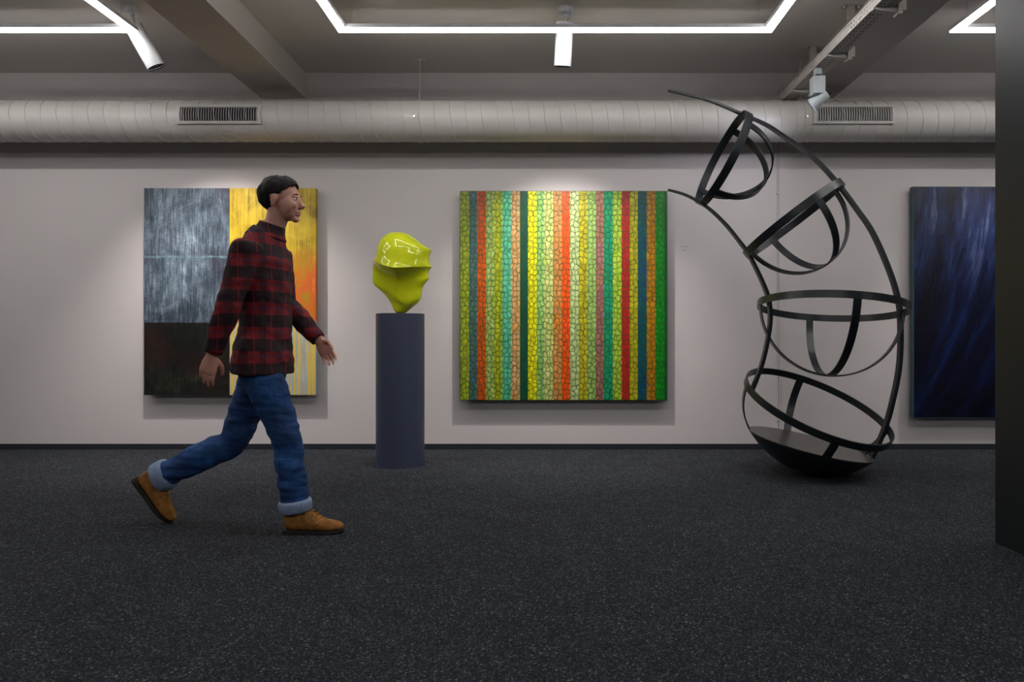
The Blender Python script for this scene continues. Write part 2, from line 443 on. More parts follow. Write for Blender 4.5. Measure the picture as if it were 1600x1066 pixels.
for k, (cx, cr) in enumerate(((1.935, .010), (1.958, .012), (1.984, .011), (2.004, .009))):  # unseen dark cables, added so the tray perforations read dark
    bm = bmesh.new(); tube(bm, [(cx+0.004*math.sin(i*1.3+k), 1.25+i*0.22, TRB+0.003+cr) for i in range(21)], cr, 8)
    obj('added_dark_cable', bm, M_dark, t, smooth=True)
bm = bmesh.new()
tube(bm, catmull([(1.905, 5.45, 2.96), (1.86, 5.46, 2.965), (1.84, 5.5, 2.93), (1.88, 5.55, 2.905), (1.93, 5.56, 2.915)], 6), 0.003, 6)
obj('loose_cable', bm, M_metal, t)

# ------------------------------------------------------------------ paintings
PF = 5.79
sp_ = F/PF
PX = lambda px: (px-VX)/sp_
PZ = lambda py: EYE+(VY-py)/sp_
def canvas(bm, x0, x1, z0, z1, y0=PF, y1=PF+0.05):
    box(bm, x0, x1, y0, y1, z0, z1, bev=0.002)

# striped painting
X0, X1, Z0, Z1 = PX(719), PX(1042), PZ(625.5), PZ(299)
cols = [(148,165,40),(70,105,95),(205,85,15),(160,185,100),(170,180,30),(95,190,150),(205,165,115),(14,80,52),(225,225,5),(155,200,110),
        (205,212,130),(208,145,80),(250,88,10),(192,208,145),(195,182,30),(150,182,90),(165,110,90),(18,150,95),(168,195,65),(190,22,28),
        (180,172,22),(0,82,88),(188,130,14),(5,140,22),(10,95,40)]
pm = NT('striped_oil_paint', 0.33)
u = pm.maprange(pm.xyz()[0], X0, X1)
e = [55,95,132,172,211,250,290,330,367,408,445,485,525,565,603,643,683,722,761,802,842,880,918,960,1003]
stops = [((p-55)/960.0, srgb(*cc)) for p, cc in zip(e, cols)]
base = pm.ramp(u, stops, 'CONSTANT')
alt = [(165,175,30),(75,105,130),(190,70,5),(140,165,60),(150,170,0),(60,165,115),(215,150,60),(10,70,50),(235,225,0),(120,185,90),
       (190,205,90),(220,130,40),(255,70,0),(165,195,110),(170,160,0),(160,195,110),(150,90,110),(0,140,110),(150,190,20),(150,10,20),
       (150,150,0),(0,60,110),(165,105,0),(0,120,20),(0,80,30)]
base2 = pm.ramp(u, [((p-55)/960.0, srgb(*cc)) for p, cc in zip(e, alt)], 'CONSTANT')
sw = (X1-X0)/24.6
wob = pm.noise(pm.co(), 9, 2)
px_ = pm.xyz()
wv = pm.n('TexNoise', {'Vector': pm.co(), 'Scale': 11.0, 'Detail': 1.0}).outputs[1]
wx = pm.xyz(wv)
vx_ = pm.math('ADD', pm.math('MULTIPLY', pm.math('SUBTRACT', px_[0], X0), 2.0/sw), pm.math('MULTIPLY', wx[0], 0.9))
vz_ = pm.math('ADD', pm.math('MULTIPLY', px_[2], 1.55/sw), pm.math('MULTIPLY', wx[1], 0.9))
dis = pm.n('CombineXYZ', {0: vx_, 1: vz_})
vd = pm.n('TexVoronoi', {'Vector': dis.outputs[0], 'Scale': 1.0, 'Randomness': 0.72}, feature='DISTANCE_TO_EDGE', voronoi_dimensions='2D')
vf = pm.n('TexVoronoi', {'Vector': dis.outputs[0], 'Scale': 1.0, 'Randomness': 0.72}, feature='F1', voronoi_dimensions='2D')
cellc = pm.xyz(vf.outputs['Color'])
tone = pm.maprange(cellc[0], 0.15, 0.9)
lowf = pm.noise(pm.mp(sc=(8, 0, 2.2)), 1.0, 3)
col = pm.mix(pm.math('MULTIPLY', tone, pm.maprange(lowf, 0.3, 0.65)), base, base2)
bright = pm.maprange(cellc[1], 0.0, 1.0, 0.82, 1.15)
col = pm.mix(1.0, col, bright, 'MULTIPLY'); col = pm.mix(1.0, col, (0.86, 0.86, 0.86, 1), 'MULTIPLY')
body = pm.math('MULTIPLY', pm.maprange(vd.outputs[0], 0.02, 0.30), 1.0)
col = pm.mix(pm.maprange(body, 0.0, 1.0, 0.25, 0.0), col, pm.mix(1.0, col, (0.55, 0.62, 0.4, 1), 'MULTIPLY'))
l1 = pm.maprange(vd.outputs[0], 0.034, 0.062, 1.0, 0.0)
l2 = pm.math('COMPARE', vf.outputs['Distance'], 0.50); l2.node.inputs[2].default_value = 0.028
line = pm.math('MAXIMUM', l1, l2)
# the dark green stripe keeps almost invisible lines
instripe = pm.math('MULTIPLY', pm.math('GREATER_THAN', u, (330-55)/960.0), pm.math('LESS_THAN', u, (367-55)/960.0))
linef = pm.math('MULTIPLY', line, pm.maprange(instripe, 0, 1, 0.93, 0.12))
col = pm.mix(linef, col, srgb(22, 66, 20))
pm.color(col)
pm.bump(pm.math('ADD', pm.math('MULTIPLY', vd.outputs[0], 1.5), pm.noise(pm.co(), 120, 3)), 0.25, 0.003)
t = thing('striped_painting', 'large square painting of green, yellow, orange and red pebbled vertical stripes', 'painting', ((X0+X1)/2, PF+0.02, Z0))
bm = bmesh.new(); canvas(bm, X0, X1, Z0, Z1); obj('canvas', bm, pm.m, t)
fr = flat_mat('dark_edge', srgb(38,50,36), 0.5)
bm = bmesh.new(); box(bm, X0-0.004, X1+0.004, PF+0.004, PF+0.055, Z1, Z1+0.004); box(bm, X0-0.004, X1+0.004, PF+0.004, PF+0.055, Z0-0.004, Z0)
box(bm, X0-0.004, X0, PF+0.004, PF+0.055, Z0, Z1); box(bm, X1, X1+0.004, PF+0.004, PF+0.055, Z0, Z1)
obj('edge_strip', bm, fr, t)
def backing(x0, x1, z0, z1, t):
    bm = bmesh.new(); box(bm, x0+0.06, x1-0.06, PF+0.05, D-0.0005, z0+0.08, z1-0.08); obj('wall_batten', bm, M_dark, t)
backing(X0, X1, Z0, Z1, t)

# diptych painting (grey over black, yellow over grey)
X0, XM, X1, Z0, Z1 = PX(225), PX(358.5), PX(493.5), PZ(617.5), PZ(294)
t = thing('diptych_painting', 'two-panel abstract painting, slate grey and black left, yellow and orange right', 'painting', ((X0+X1)/2, PF+0.02, Z0))
gm = NT('slate_oil_paint', 0.38)
x, y, z = gm.xyz()[0:3]
streak = gm.noise(gm.mp(sc=(34, 1, 3.0)), 2.0, 6, 0.7)
cloud = gm.noise(gm.mp(sc=(1, 1, 1)), 3.2, 6, 0.65, 0.5)
fine = gm.noise(gm.mp(sc=(8, 1, 30)), 4, 3, 0.6)
mixv = gm.math('ADD', gm.math('MULTIPLY', streak, 0.45), gm.math('ADD', gm.math('MULTIPLY', cloud, 0.45), gm.math('MULTIPLY', fine, 0.12)))
up = gm.ramp(mixv, [(0.38, srgb(22,28,36)), (0.49, srgb(68,80,92)), (0.58, srgb(112,128,142)), (0.68, srgb(190,205,218))])
purp = gm.maprange(gm.noise(gm.mp(loc=(3,0,1)), 2.4, 3), 0.55, 0.7)
up = gm.mix(gm.math('MULTIPLY', purp, 0.45), up, srgb(58,44,66))
dn = gm.ramp(gm.math('ADD', gm.math('MULTIPLY', cloud, 0.7), gm.math('MULTIPLY', streak, 0.3)), [(0.42, srgb(14,15,15)), (0.55, srgb(30,32,27)), (0.64, srgb(62,64,46)), (0.72, srgb(70,46,30))])
dred = gm.maprange(gm.noise(gm.mp(loc=(1,0,5)), 2.0, 3), 0.5, 0.65)
dn = gm.mix(gm.math('MULTIPLY', dred, 0.6), dn, srgb(44,22,18))
zb = PZ(504); zl = PZ(401)
zf = gm.math('ADD', z, gm.math('MULTIPLY', gm.noise(gm.mp(sc=(20,1,1)), 2, 2), 0.006))
gcol = gm.mix(gm.maprange(zf, zb-0.002, zb+0.006), dn, up)
ln = gm.math('COMPARE', zf, zl); ln.node.inputs[2].default_value = 0.010
gcol = gm.mix(gm.math('MULTIPLY', ln, gm.maprange(fine, 0.35, 0.65)), gcol, srgb(120,150,155))
gm.color(gcol); gm.bump(gm.math('ADD', streak, gm.noise(gm.co(), 60, 4)), 0.3, 0.004)
bm = bmesh.new(); canvas(bm, X0, XM-0.001, Z0, Z1); obj('left_canvas', bm, gm.m, t)['label'] = 'slate grey panel with black lower third'
ym_ = NT('yellow_oil_paint', 0.38)
x, y, z = ym_.xyz()[0:3]
st1 = ym_.noise(ym_.mp(sc=(48, 1, 1.2)), 2.0, 4, 0.6)
cl = ym_.noise(ym_.co(), 6, 5, 0.65, 0.4)
ye = ym_.ramp(ym_.math('ADD', ym_.math('MULTIPLY', st1, 0.5), ym_.math('MULTIPLY', cl, 0.5)), [(0.38, srgb(120,98,8)), (0.48, srgb(172,144,18)), (0.60, srgb(200,170,40)), (0.7, srgb(222,206,100))])
og = ym_.ramp(ym_.math('ADD', ym_.math('MULTIPLY', st1, 0.35), ym_.math('MULTIPLY', cl, 0.65)), [(0.38, srgb(165,132,22)), (0.47, srgb(196,108,24)), (0.56, srgb(208,92,42)), (0.66, srgb(214,140,56))])
dr = ym_.n('TexWave', {'Vector': ym_.mp(sc=(1, 0, 0)), 'Scale': 13.0, 'Distortion': 3.0, 'Detail': 2.0, 'Detail Scale': 1.0}).outputs[1]
lo = ym_.ramp(cl, [(0.35, srgb(168,160,140)), (0.65, srgb(196,190,172))])
lo = ym_.mix(ym_.math('MULTIPLY', ym_.maprange(dr, 0.6, 0.85), ym_.maprange(x, PX(420), PX(445))), lo, srgb(148,172,186))
lo = ym_.mix(ym_.math('MULTIPLY', ym_.maprange(ym_.noise(ym_.mp(sc=(60,1,0.8)), 1.0, 2), 0.55, 0.60), 0.85), lo, srgb(226,190,30))
rag = ym_.math('ADD', z, ym_.math('MULTIPLY', ym_.math('SUBTRACT', cl, 0.5), 0.35))
yc = ym_.mix(ym_.maprange(rag, PZ(425), PZ(385)), og, ye)
yc = ym_.mix(ym_.maprange(ym_.math('ADD', z, ym_.math('MULTIPLY', ym_.math('SUBTRACT', cl, 0.5), 0.03)), PZ(508), PZ(500)), lo, yc)
ym_.color(yc); ym_.bump(ym_.math('ADD', st1, ym_.noise(ym_.co(), 60, 4)), 0.3, 0.004)
bm = bmesh.new(); canvas(bm, XM+0.001, X1, Z0, Z1); obj('right_canvas', bm, ym_.m, t)['label'] = 'yellow panel fading through orange to pale grey'
backing(X0, X1, Z0, Z1, t)

# blue painting
X0, X1, Z0, Z1 = PX(1428.5), PX(1428.5)+1.5, PZ(652), PZ(292.5)
t = thing('blue_painting', 'tall dark navy blue abstract painting partly hidden by the black column', 'painting', ((X0+X1)/2, PF+0.02, Z0))
nm = NT('navy_oil_paint', 0.25, coat=0.3)
cu = nm.mp(loc=(-X0-0.65, 0, -Z1), rot=(0, 0, 0), sc=(1, 1, 1))
xx, yy, zz = nm.xyz(cu)[0:3]
# sweep of the brush: x bends with height
bend = nm.math('ADD', xx, nm.math('MULTIPLY', nm.math('MULTIPLY', zz, zz), 0.16))
comb = nm.n('CombineXYZ', {0: bend, 1: 0.0, 2: nm.math('MULTIPLY', zz, 0.14)}).outputs[0]
s1 = nm.noise(comb, 5, 5, 0.6, 0.3); s2 = nm.noise(comb, 34, 4, 0.65)
sv = nm.math('ADD', nm.math('MULTIPLY', s1, 0.72), nm.math('MULTIPLY', s2, 0.28))
topc = nm.ramp(sv, [(0.36, srgb(3,5,10)), (0.46, srgb(8,15,40)), (0.56, srgb(34,48,92)), (0.66, srgb(100,112,142))])
botc = nm.ramp(sv, [(0.38, srgb(2,4,10)), (0.52, srgb(5,12,40)), (0.66, srgb(12,32,78))])
nm.color(nm.mix(nm.maprange(nm.math('ADD', zz, nm.math('MULTIPLY', nm.noise(nm.co(), 3, 3), 0.6)), -0.75, 0.05), botc, topc))
nm.bump(nm.math('ADD', s2, nm.noise(nm.co(), 50, 5, 0.7)), 0.45, 0.006)
bm = bmesh.new(); canvas(bm, X0, X1, Z0, Z1); obj('canvas', bm, nm.m, t)
bm = bmesh.new(); box(bm, X0-0.009, X0, PF+0.003, PF+0.055, Z0-0.006, Z1+0.006); box(bm, X1, X1+0.009, PF+0.003, PF+0.055, Z0-0.006, Z1+0.006)
box(bm, X0, X1, PF+0.003, PF+0.055, Z0-0.006, Z0); box(bm, X0, X1, PF+0.003, PF+0.055, Z1, Z1+0.006)
obj('edge_strip', bm, flat_mat('teal_edge', srgb(48,74,84), 0.4), t)
backing(X0, X1, Z0, Z1, t)

# small caption beside the striped painting
t = thing('wall_caption', 'tiny clear caption card on the wall right of the striped painting', 'caption', (W(1069, 388, D).x, D, W(1069, 396, D).z))
pw = flat_mat('caption_card', (0.58, 0.57, 0.57), 0.35, var=0.01)
p = W(1069, 388, D)
bm = B(p.x-0.05, p.x+0.05, D-0.002, D-0.0003, p.z-0.035, p.z+0.035); obj('card', bm, pw, t)
ink = flat_mat('caption_ink', (0.06, 0.06, 0.065), 0.6); ink2 = flat_mat('caption_ink_pale', (0.36, 0.35, 0.36), 0.6)
bm = bmesh.new()
for (dz, wd_, hh) in ((0.0155, 0.066, 0.0045), (-0.0180, 0.038, 0.0045)):
    x = p.x-wd_/2
    while x < p.x+wd_/2-0.003:
        k = random.choice((0.0028, 0.0036, 0.0044)); hz = hh*random.choice((0.7, 0.8, 1.0))
        box(bm, x, x+k-0.0012, D-0.0026, D-0.002, p.z+dz-hh/2, p.z+dz-hh/2+hz)
        x += k
        if random.random() < 0.15: x += 0.003
obj('text_line', bm, ink, t)
bm = bmesh.new()
for (dz, wd_, hh) in ((0.004, 0.02, 0.003), (-0.007, 0.084, 0.003)):
    x = p.x-wd_/2
    while x < p.x+wd_/2-0.003:
        k = random.choice((0.002, 0.0028, 0.0034)); box(bm, x, x+k-0.001, D-0.0026, D-0.002, p.z+dz-hh/2, p.z+dz+hh/2); x += k
obj('small_caption_lines', bm, ink2, t)

# conduit and socket block
t = thing('cable_conduit', 'thin painted cable conduit running down the wall behind the black metal sculpture', 'conduit', (W(1217, 690, D).x, D, 0.2))
x = W(1216.5, 400, D).x
bm = bmesh.new(); box(bm, x-0.014, x-0.0045, D-0.008, D-0.0003, 0.155, 2.70); box(bm, x+0.0005, x+0.011, D-0.011, D-0.0003, 0.155, 2.70)
obj('conduit_strip', bm, M_wall, t)
for z in (0.25, 0.9, 1.55, 2.2, 2.42): obj('clip', B(x-0.017, x+0.014, D-0.013, D-0.0003, z-0.006, z+0.006), M_wall, t)
t = thing('socket_block', 'white triple power socket block low on the wall behind the black metal sculpture', 'power socket', (x, D, 0.1))
xa, xb = W(1195.5, 672, D).x, W(1241, 672, D).x; za, zb2 = 0.082, 0.153
bm = B(xa, xb, D-0.042, D-0.0003, za, zb2, bev=0.004); obj('housing', bm, flat_mat('ivory_plastic', (0.66, 0.63, 0.60), 0.35, var=0.02), t)
for k in range(3):
    cx = xa+(xb-xa)*(k+0.5)/3; cz = (za+zb2)/2
    bm = bmesh.new(); cyl(bm, (cx, D-0.046, cz), (cx, D-0.0425, cz), 0.027, n=32)
    s = obj('socket_plate', bm, flat_mat('ivory_plate', (0.66, 0.63, 0.60), 0.3, var=0.02), t)
    bm = bmesh.new(); cyl(bm, (cx, D-0.0475, cz), (cx, D-0.046, cz), 0.019, n=32); obj('socket_well', bm, M_dark, s)

# ------------------------------------------------------------------ plinth
PD = 5.17
ps = F/PD
pcx = (625.5-VX)/ps; pr = 37.3/ps; ptop = EYE+(VY-490.5)/ps
bm = bmesh.new()
cyl(bm, (pcx, PD, 0), (pcx, PD, ptop), pr, n=96)
ed = [e for e in bm.edges if all(abs(v.co.z-ptop) < 1e-5 for v in e.verts)]
bmesh.ops.bevel(bm, geom=ed, offset=0.003, segments=2, affect='EDGES')
M_pl = flat_mat('slate_blue_laminate', srgb(60,67,88), 0.42, var=0.03)
tag(obj('plinth', bm, M_pl, auto=35), 'round slate blue plinth standing on the carpet under the lime green sculpture', 'plinth')

# ------------------------------------------------------------------ lime sculpture
lm = NT('lime_lacquer', 0.5, coat=1.0, spec=0.2)
lm.b.inputs['Coat Roughness'].default_value = 0.0
lm.color((0.66, 0.72, 0.003, 1))
U = 1/(5.925*ps)
rows = [  # yL, yF, yR, L, R, xF, front depth, pL, pR
 (193,193,194, 395,470,430,  40, 2, 2),
 (205,206,208, 345,525,435, 100, 2, 2),
 (232,236,238, 303,572,440, 160, 2, 2),
 (280,288,290, 262,640,445, 205, 2, 2),
 (330,340,335, 243,704,450, 228, 2, 2),
 (368,380,357, 238,741,455, 238, 2, 1.7),
 (410,425,392, 230,722,455, 243, 2, 2),
 (442,478,445, 218,714,455, 250, 1.9, 2),
 (462,530,500, 203,732,450, 268, 1.7, 1.8),
 (470,548,515, 198,742,450, 285, 1.5, 1.6),
 (478,556,524, 197,736,450, 262, 1.35, 1.6),
 (500,572,538, 195,722,448, 196, 1.2, 1.8),
 (560,630,580, 193,706,446, 128, 1.02, 2.3),
 (620,688,622, 193,720,446, 118, 1.02, 2.5),
 (668,735,660, 192,690,446, 112, 1.02, 2.7),
 (700,775,700, 226,655,450, 112, 1.02, 2.8),
 (752,815,770, 292,651,456, 112, 1.05, 2.9),
 (800,848,828, 330,636,480, 112, 1.2, 2.6),
 (845,880,862, 358,600,520, 92, 1.4, 2.2),
 (895,905,900, 383,545,470,  64, 2, 2),
 (948,948,948, 402,498,450,  46, 2, 2)]
NF, NB = 16, 12
bm = bmesh.new(); grid = []
for (yL, yF, yR, L, R, xF, fd, pL, pR) in rows:
    ring = []
    for k in range(NF+1):            # front, left to right
        if k <= NF//2:
            s = k/(NF//2); uu = math.cos(s*PI/2); x = xF-(xF-L)*uu; p = pL; y = yF+(yL-yF)*uu**1.2
        else:
            s = (k-NF//2)/(NF//2); uu = math.sin(s*PI/2); x = xF+(R-xF)*uu; p = pR; y = yF+(yR-yF)*uu**1.6
        dep = fd*max(0, 1-uu**p)**(1/p)
        ring.append((x, -dep, y))
    xc, a = (L+R)/2, (R-L)/2
    for k in range(1, NB):           # back, right to left
        th = PI*k/NB
        x = xc+a*math.cos(th); bdep = min(fd, 235)*0.9*math.sin(th)**0.8
        f = (x-L)/(R-L); y = yR*f+yL*(1-f)
        ring.append((x, bdep, y))
    grid.append([bm.verts.new((pcx+(x-450)*U, PD+dep*U, ptop+(948-y)*U)) for x, dep, y in ring])
N = len(grid[0])
cl_ = bm.edges.layers.float.new('crease_edge')
for A, C2 in zip(grid, grid[1:]):
    for k in range(N): bm.faces.new((A[k], A[(k+1)%N], C2[(k+1)%N], C2[k]))
bm.faces.new(grid[0][::-1]); bm.faces.new(grid[-1])
bm.edges.ensure_lookup_table()
def crease(v1, v2, val):
    e = bm.edges.get((v1, v2))
    if e: e[cl_] = val
for k in range(NF): crease(grid[9][k], grid[9][k+1], 0.85)
for r in range(9, 15): crease(grid[r][0], grid[r+1][0], 0.8)
for r in range(9, 17): crease(grid[r][NF//2], grid[r+1][NF//2], 0.55)
for r in (5, 13): 
    for k in range(NF-2, NF+1): crease(grid[r][k], grid[r][(k+1)%N], 0.4)
o = obj('lime_sculpture', bm, lm.m, smooth=True)
sb = o.modifiers.new('s', 'SUBSURF'); sb.levels = sb.render_levels = 3
tag(o, 'glossy lime green abstract head-like sculpture balanced on the slate blue plinth', 'sculpture')

# ------------------------------------------------------------------ black metal sculpture
SD = 4.83
ss = F/SD
bk = NT('blackened_steel', 0.34, metal=0.0)
bk.color(bk.ramp(bk.noise(bk.co(), 14, 4), [(0.3, srgb(18,22,26)), (0.7, srgb(27,32,37))])); bk.bump(bk.noise(bk.co(), 70, 4), 0.06, 0.002)
dkm = NT('dark_steel_plate', 0.28)
dkm.color(dkm.ramp(dkm.noise(dkm.co(), 10, 3), [(0.3, srgb(58,54,50)), (0.7, srgb(72,67,62))]))
t_ms = thing('steel_sculpture', 'tall black steel sculpture of stacked hoop cups between two curved rails', 'sculpture', (W(1280, 741, SD).x, SD, 0))
CW3 = 0.052
def cup(cpx, cpy, hx, hy, sint, near, k, phi, wring, warm, name_caps=True, bang=0.0):
    """centre px, half major axis vector px, sine of tilt, near=+1 when the near rim appears on the bowl side, depth factor, rib rotation"""
    C0 = W(cpx, cpy, SD); los = (C0-Vector((0,0,EYE))).normalized()
    r = los.cross(Vector((0,0,1))).normalized(); up = r.cross(los).normalized()
    Lp = math.hypot(hx, hy); R = Lp/ss/ (1/ math.sqrt(1)) 
    a = (r*hx-up*hy)/Lp
    nimg = (-r*hy-up*hx)/Lp
    if nimg.z > 0: nimg = -nimg
    if CUPN[0] == 0: nimg = r*abs(hy)/Lp - up*abs(hx)/Lp
    ct = math.sqrt(1-sint*sint)
    v = (-los*ct + nimg*sint*near)
    nrm = (nimg*ct + los*sint*near)
    n = 72
    pts = [C0+(a*math.cos(2*PI*i/n)+v*math.sin(2*PI*i/n))*R for i in range(n)]
    rad = [(p-C0).normalized() for p in pts]
    bm = bmesh.new(); sweep(bm, pts, rad, [nrm]*n, 0.011, wring, closed=True)
    obj('rim_hoop', bm, bk.m, t_ms, auto=30)
    for j in range(2):
        ph = phi+j*PI/2; e = a*math.cos(ph)+v*math.sin(ph); wd = nrm.cross(e).normalized()
        m = 48; P_, T_ = [], []
        for i in range(m+1):
            th = PI*i/m
            P_.append(C0+(e*math.cos(th)+nrm*k*math.sin(th))*(R-0.006*(1 if i in range(2, m-1) else 1))-nrm*0)
            T_.append((e*math.cos(th)*k+nrm*math.sin(th)).normalized())
        bm = bmesh.new(); sweep(bm, P_, T_, [wd]*(m+1), 0.010, warm)
        obj('rib', bm, bk.m, t_ms, auto=30)
    CUPN[0] += 1
    return C0, R, a, v, nrm
CUPN = [0]
rad_ = math.radians
K4 = 0.90
cup(1129.5, 253.7, 36.6, -67.0, 0.16, +1, 1.0, rad_(38), 0.055, 0.050)
cup(1238.4, 348.5, 70.9, -52.9, 0.07, -1, 1.0, rad_(60), 0.055, 0.050)
cup(1299.0, 485.0, 109.8, 4.5, 0.17, -1, 0.99, rad_(72), 0.050, 0.050)
C4, R4, a4, v4, n4 = cup(1276.5, 640.0, 105.0, 46.5, 0.31, +1, K4, rad_(68), 0.050, 0.055)
# solid ballast cap: the squashed hemisphere below a plane, with its lighter plate
dc = W(1266.5, 699.5, SD)
los = (dc-Vector((0,0,EYE))).normalized(); r_ = los.cross(Vector((0,0,1))).normalized(); u_ = r_.cross(los).normalized()
da = (r_*270-u_*60).normalized(); dn_img = (-r_*60-u_*270).normalized()
dsin = 0.145; dv = -los*math.sqrt(1-dsin**2)+dn_img*dsin; dnrm = dn_img*math.sqrt(1-dsin**2)+los*dsin
bm = bmesh.new()
bmesh.ops.create_uvsphere(bm, u_segments=96, v_segments=64, radius=1)
M4 = Matrix.Translation(C4) @ Matrix([list(a4*(R4-0.004))+[0], list(v4*(R4-0.004))+[0], list(n4*K4*(R4-0.002))+[0], [0,0,0,1]]).transposed()
bmesh.ops.transform(bm, matrix=M4, verts=bm.verts)
bmesh.ops.bisect_plane(bm, geom=bm.verts[:]+bm.edges[:]+bm.faces[:], plane_co=dc, plane_no=-dnrm, clear_outer=True)
be = [e for e in bm.edges if e.is_boundary]
rim_pts = [v.co.copy() for v in {v for e in be for v in e.verts}]
bmesh.ops.contextual_create(bm, geom=be)
obj('ballast_bowl', bm, bk.m, t_ms, auto=30)
cc_ = sum(rim_pts, Vector())/len(rim_pts)
rim_pts.sort(key=lambda p: math.atan2((p-cc_).dot(dv), (p-cc_).dot(da)))
bm = bmesh.new()
lo_ = [bm.verts.new(p+(p-cc_).normalized()*0.002-dnrm*0.0005) for p in rim_pts]; hi_ = [bm.verts.new(p+(p-cc_).normalized()*0.002-dnrm*0.007) for p in rim_pts]
n = len(lo_)
for i in range(n): bm.faces.new((lo_[i], lo_[(i+1)%n], hi_[(i+1)%n], hi_[i]))
bm.faces.new(lo_[::-1]); bm.faces.new(hi_)
obj('ballast_plate', bm, dkm.m, t_ms)
def rail(P, t0, t1, wid, nm):
    P3 = catmull([W(px, py, SD) for px, py in P], 6); n = len(P3)
    bm = bmesh.new(); rings = []
    for i in range(n):
        tg = (P3[min(i+1, n-1)]-P3[max(i-1, 0)]).normalized(); a = tg.cross(Vector((0,1,0))).normalized()
        th = t0+(t1-t0)*min(1, i/(n*0.6)); ww = wid*(0.6+0.4*min(1, i/(n*0.3)))
        rings.append([bm.verts.new(P3[i]+a*sa*th/2+Vector((0,1,0))*sb_*ww/2) for sa, sb_ in ((-1,-1),(1,-1),(1,1),(-1,1))])
    for A, C2 in zip(rings, rings[1:]):
        for k in range(4): bm.faces.new((A[k], A[(k+1)%4], C2[(k+1)%4], C2[k]))
    bm.faces.new(rings[0][::-1]); bm.faces.new(rings[-1])
    obj(nm, bm, bk.m, t_ms, auto=30)
rail([(1043.6,146.5),(1075,153.5),(1112.6,163.6),(1157.6,182.5),(1197,200),(1225,218.5),(1267,248),(1304,286),(1338,331),(1363,368),(1385.6,418),(1400,460.5),(1406.5,500),(1405.4,572),(1393.5,636),(1380,680),(1360,724)], 0.009, 0.025, 0.045, 'outer_rail')
rail([(1043.6,301.5),(1070,309),(1093,321),(1112.6,335),(1135,357),(1155,382),(1169,401),(1181,424),(1192.6,449),(1201,473),(1203.5,504),(1199,538),(1191,572),(1182.5,596),(1174,617)], 0.012, 0.024, 0.045, 'inner_rail')
bpy.context.view_layer.update()
zmin = min(v.co.z for o in t_ms.children for v in o.data.vertices)
t_ms.location.z -= zmin-0.0
print('steel sculpture zmin', zmin)

# ------------------------------------------------------------------ walking person
YC = 3.46
def P(px, py, y=YC): return W(px, py, y)
def loft(bm, st, n=20, side=Vector((0,1,0))):
    """st: (centre, in-plane radius, sideways radius). rings square to the path, closed ends"""
    pts = [Vector(s[0]) for s in st]; rings = []
    for i, (c0, ra, rb) in enumerate(st):
        tg = (pts[min(i+1, len(pts)-1)]-pts[max(i-1, 0)]).normalized()
        s_ = (side-tg*side.dot(tg)).normalized(); q_ = tg.cross(s_).normalized()
        rings.append([bm.verts.new(Vector(c0)+q_*math.cos(2*PI*k/n)*ra+s_*math.sin(2*PI*k/n)*rb) for k in range(n)])
    for A, C2 in zip(rings, rings[1:]):
        for k in range(n): bm.faces.new((A[k], A[(k+1)%n], C2[(k+1)%n], C2[k]))
    bm.faces.new(rings[0][::-1]); bm.faces.new(rings[-1])
def dense(st, sub=5):
    """smooth the stations"""
    V_ = [(Vector(s[0]), s[1], s[2]) for s in st]; out = []
    pc = catmull([v[0] for v in V_], sub)
    rc = catmull([Vector((v[1], v[2], 0)) for v in V_], sub)
    return [(p, r.x, r.y) for p, r in zip(pc, rc)]
def ell(bm, c0, rx, ry, rz, rot=None, seg=24):
    r = bmesh.ops.create_uvsphere(bm, u_segments=seg, v_segments=seg//2+2, radius=1)
    m = Matrix.Translation(Vector(c0)) @ (rot.to_4x4() if rot else Matrix.Identity(4)) @ Matrix.Diagonal((rx, ry, rz, 1))
    bmesh.ops.transform(bm, matrix=m, verts=r['verts'])
def remesh(name, bm, mat, parent, voxel, smooth_it=4, fac=0.5, disp=None):
    bmesh.ops.recalc_face_normals(bm, faces=bm.faces)
    me = bpy.data.meshes.new('tmp'); bm.to_mesh(me); bm.free()
    o = bpy.data.objects.new('tmp', me); COL.objects.link(o)
    m = o.modifiers.new('r', 'REMESH'); m.mode = 'VOXEL'; m.voxel_size = voxel; m.use_smooth_shade = True
    if smooth_it:
        m = o.modifiers.new('s', 'SMOOTH'); m.iterations = smooth_it; m.factor = fac
    dg = bpy.context.evaluated_depsgraph_get()
    me2 = bpy.data.meshes.new_from_object(o.evaluated_get(dg))
    COL.objects.unlink(o); bpy.data.objects.remove(o)
    me2.name = name
    if disp:
        nr = [v.normal.copy() for v in me2.vertices]
        for v, q_ in zip(me2.vertices, nr): v.co += q_*disp(v.co)
    return obj(name, me2, mat, parent, smooth=True)

skin = NT('skin', 0.5); skin.b.inputs['Subsurface Weight'].default_value = 0.08
skin.color(skin.ramp(skin.noise(skin.co(), 30, 3), [(0.3, srgb(196,140,122)), (0.7, srgb(212,160,140))]))
Pn = thing('person', 'person in maroon plaid shirt, blue jeans and brown boots striding past the yellow painting', 'person', (P(455, 833, 3.40).x, YC, 0))
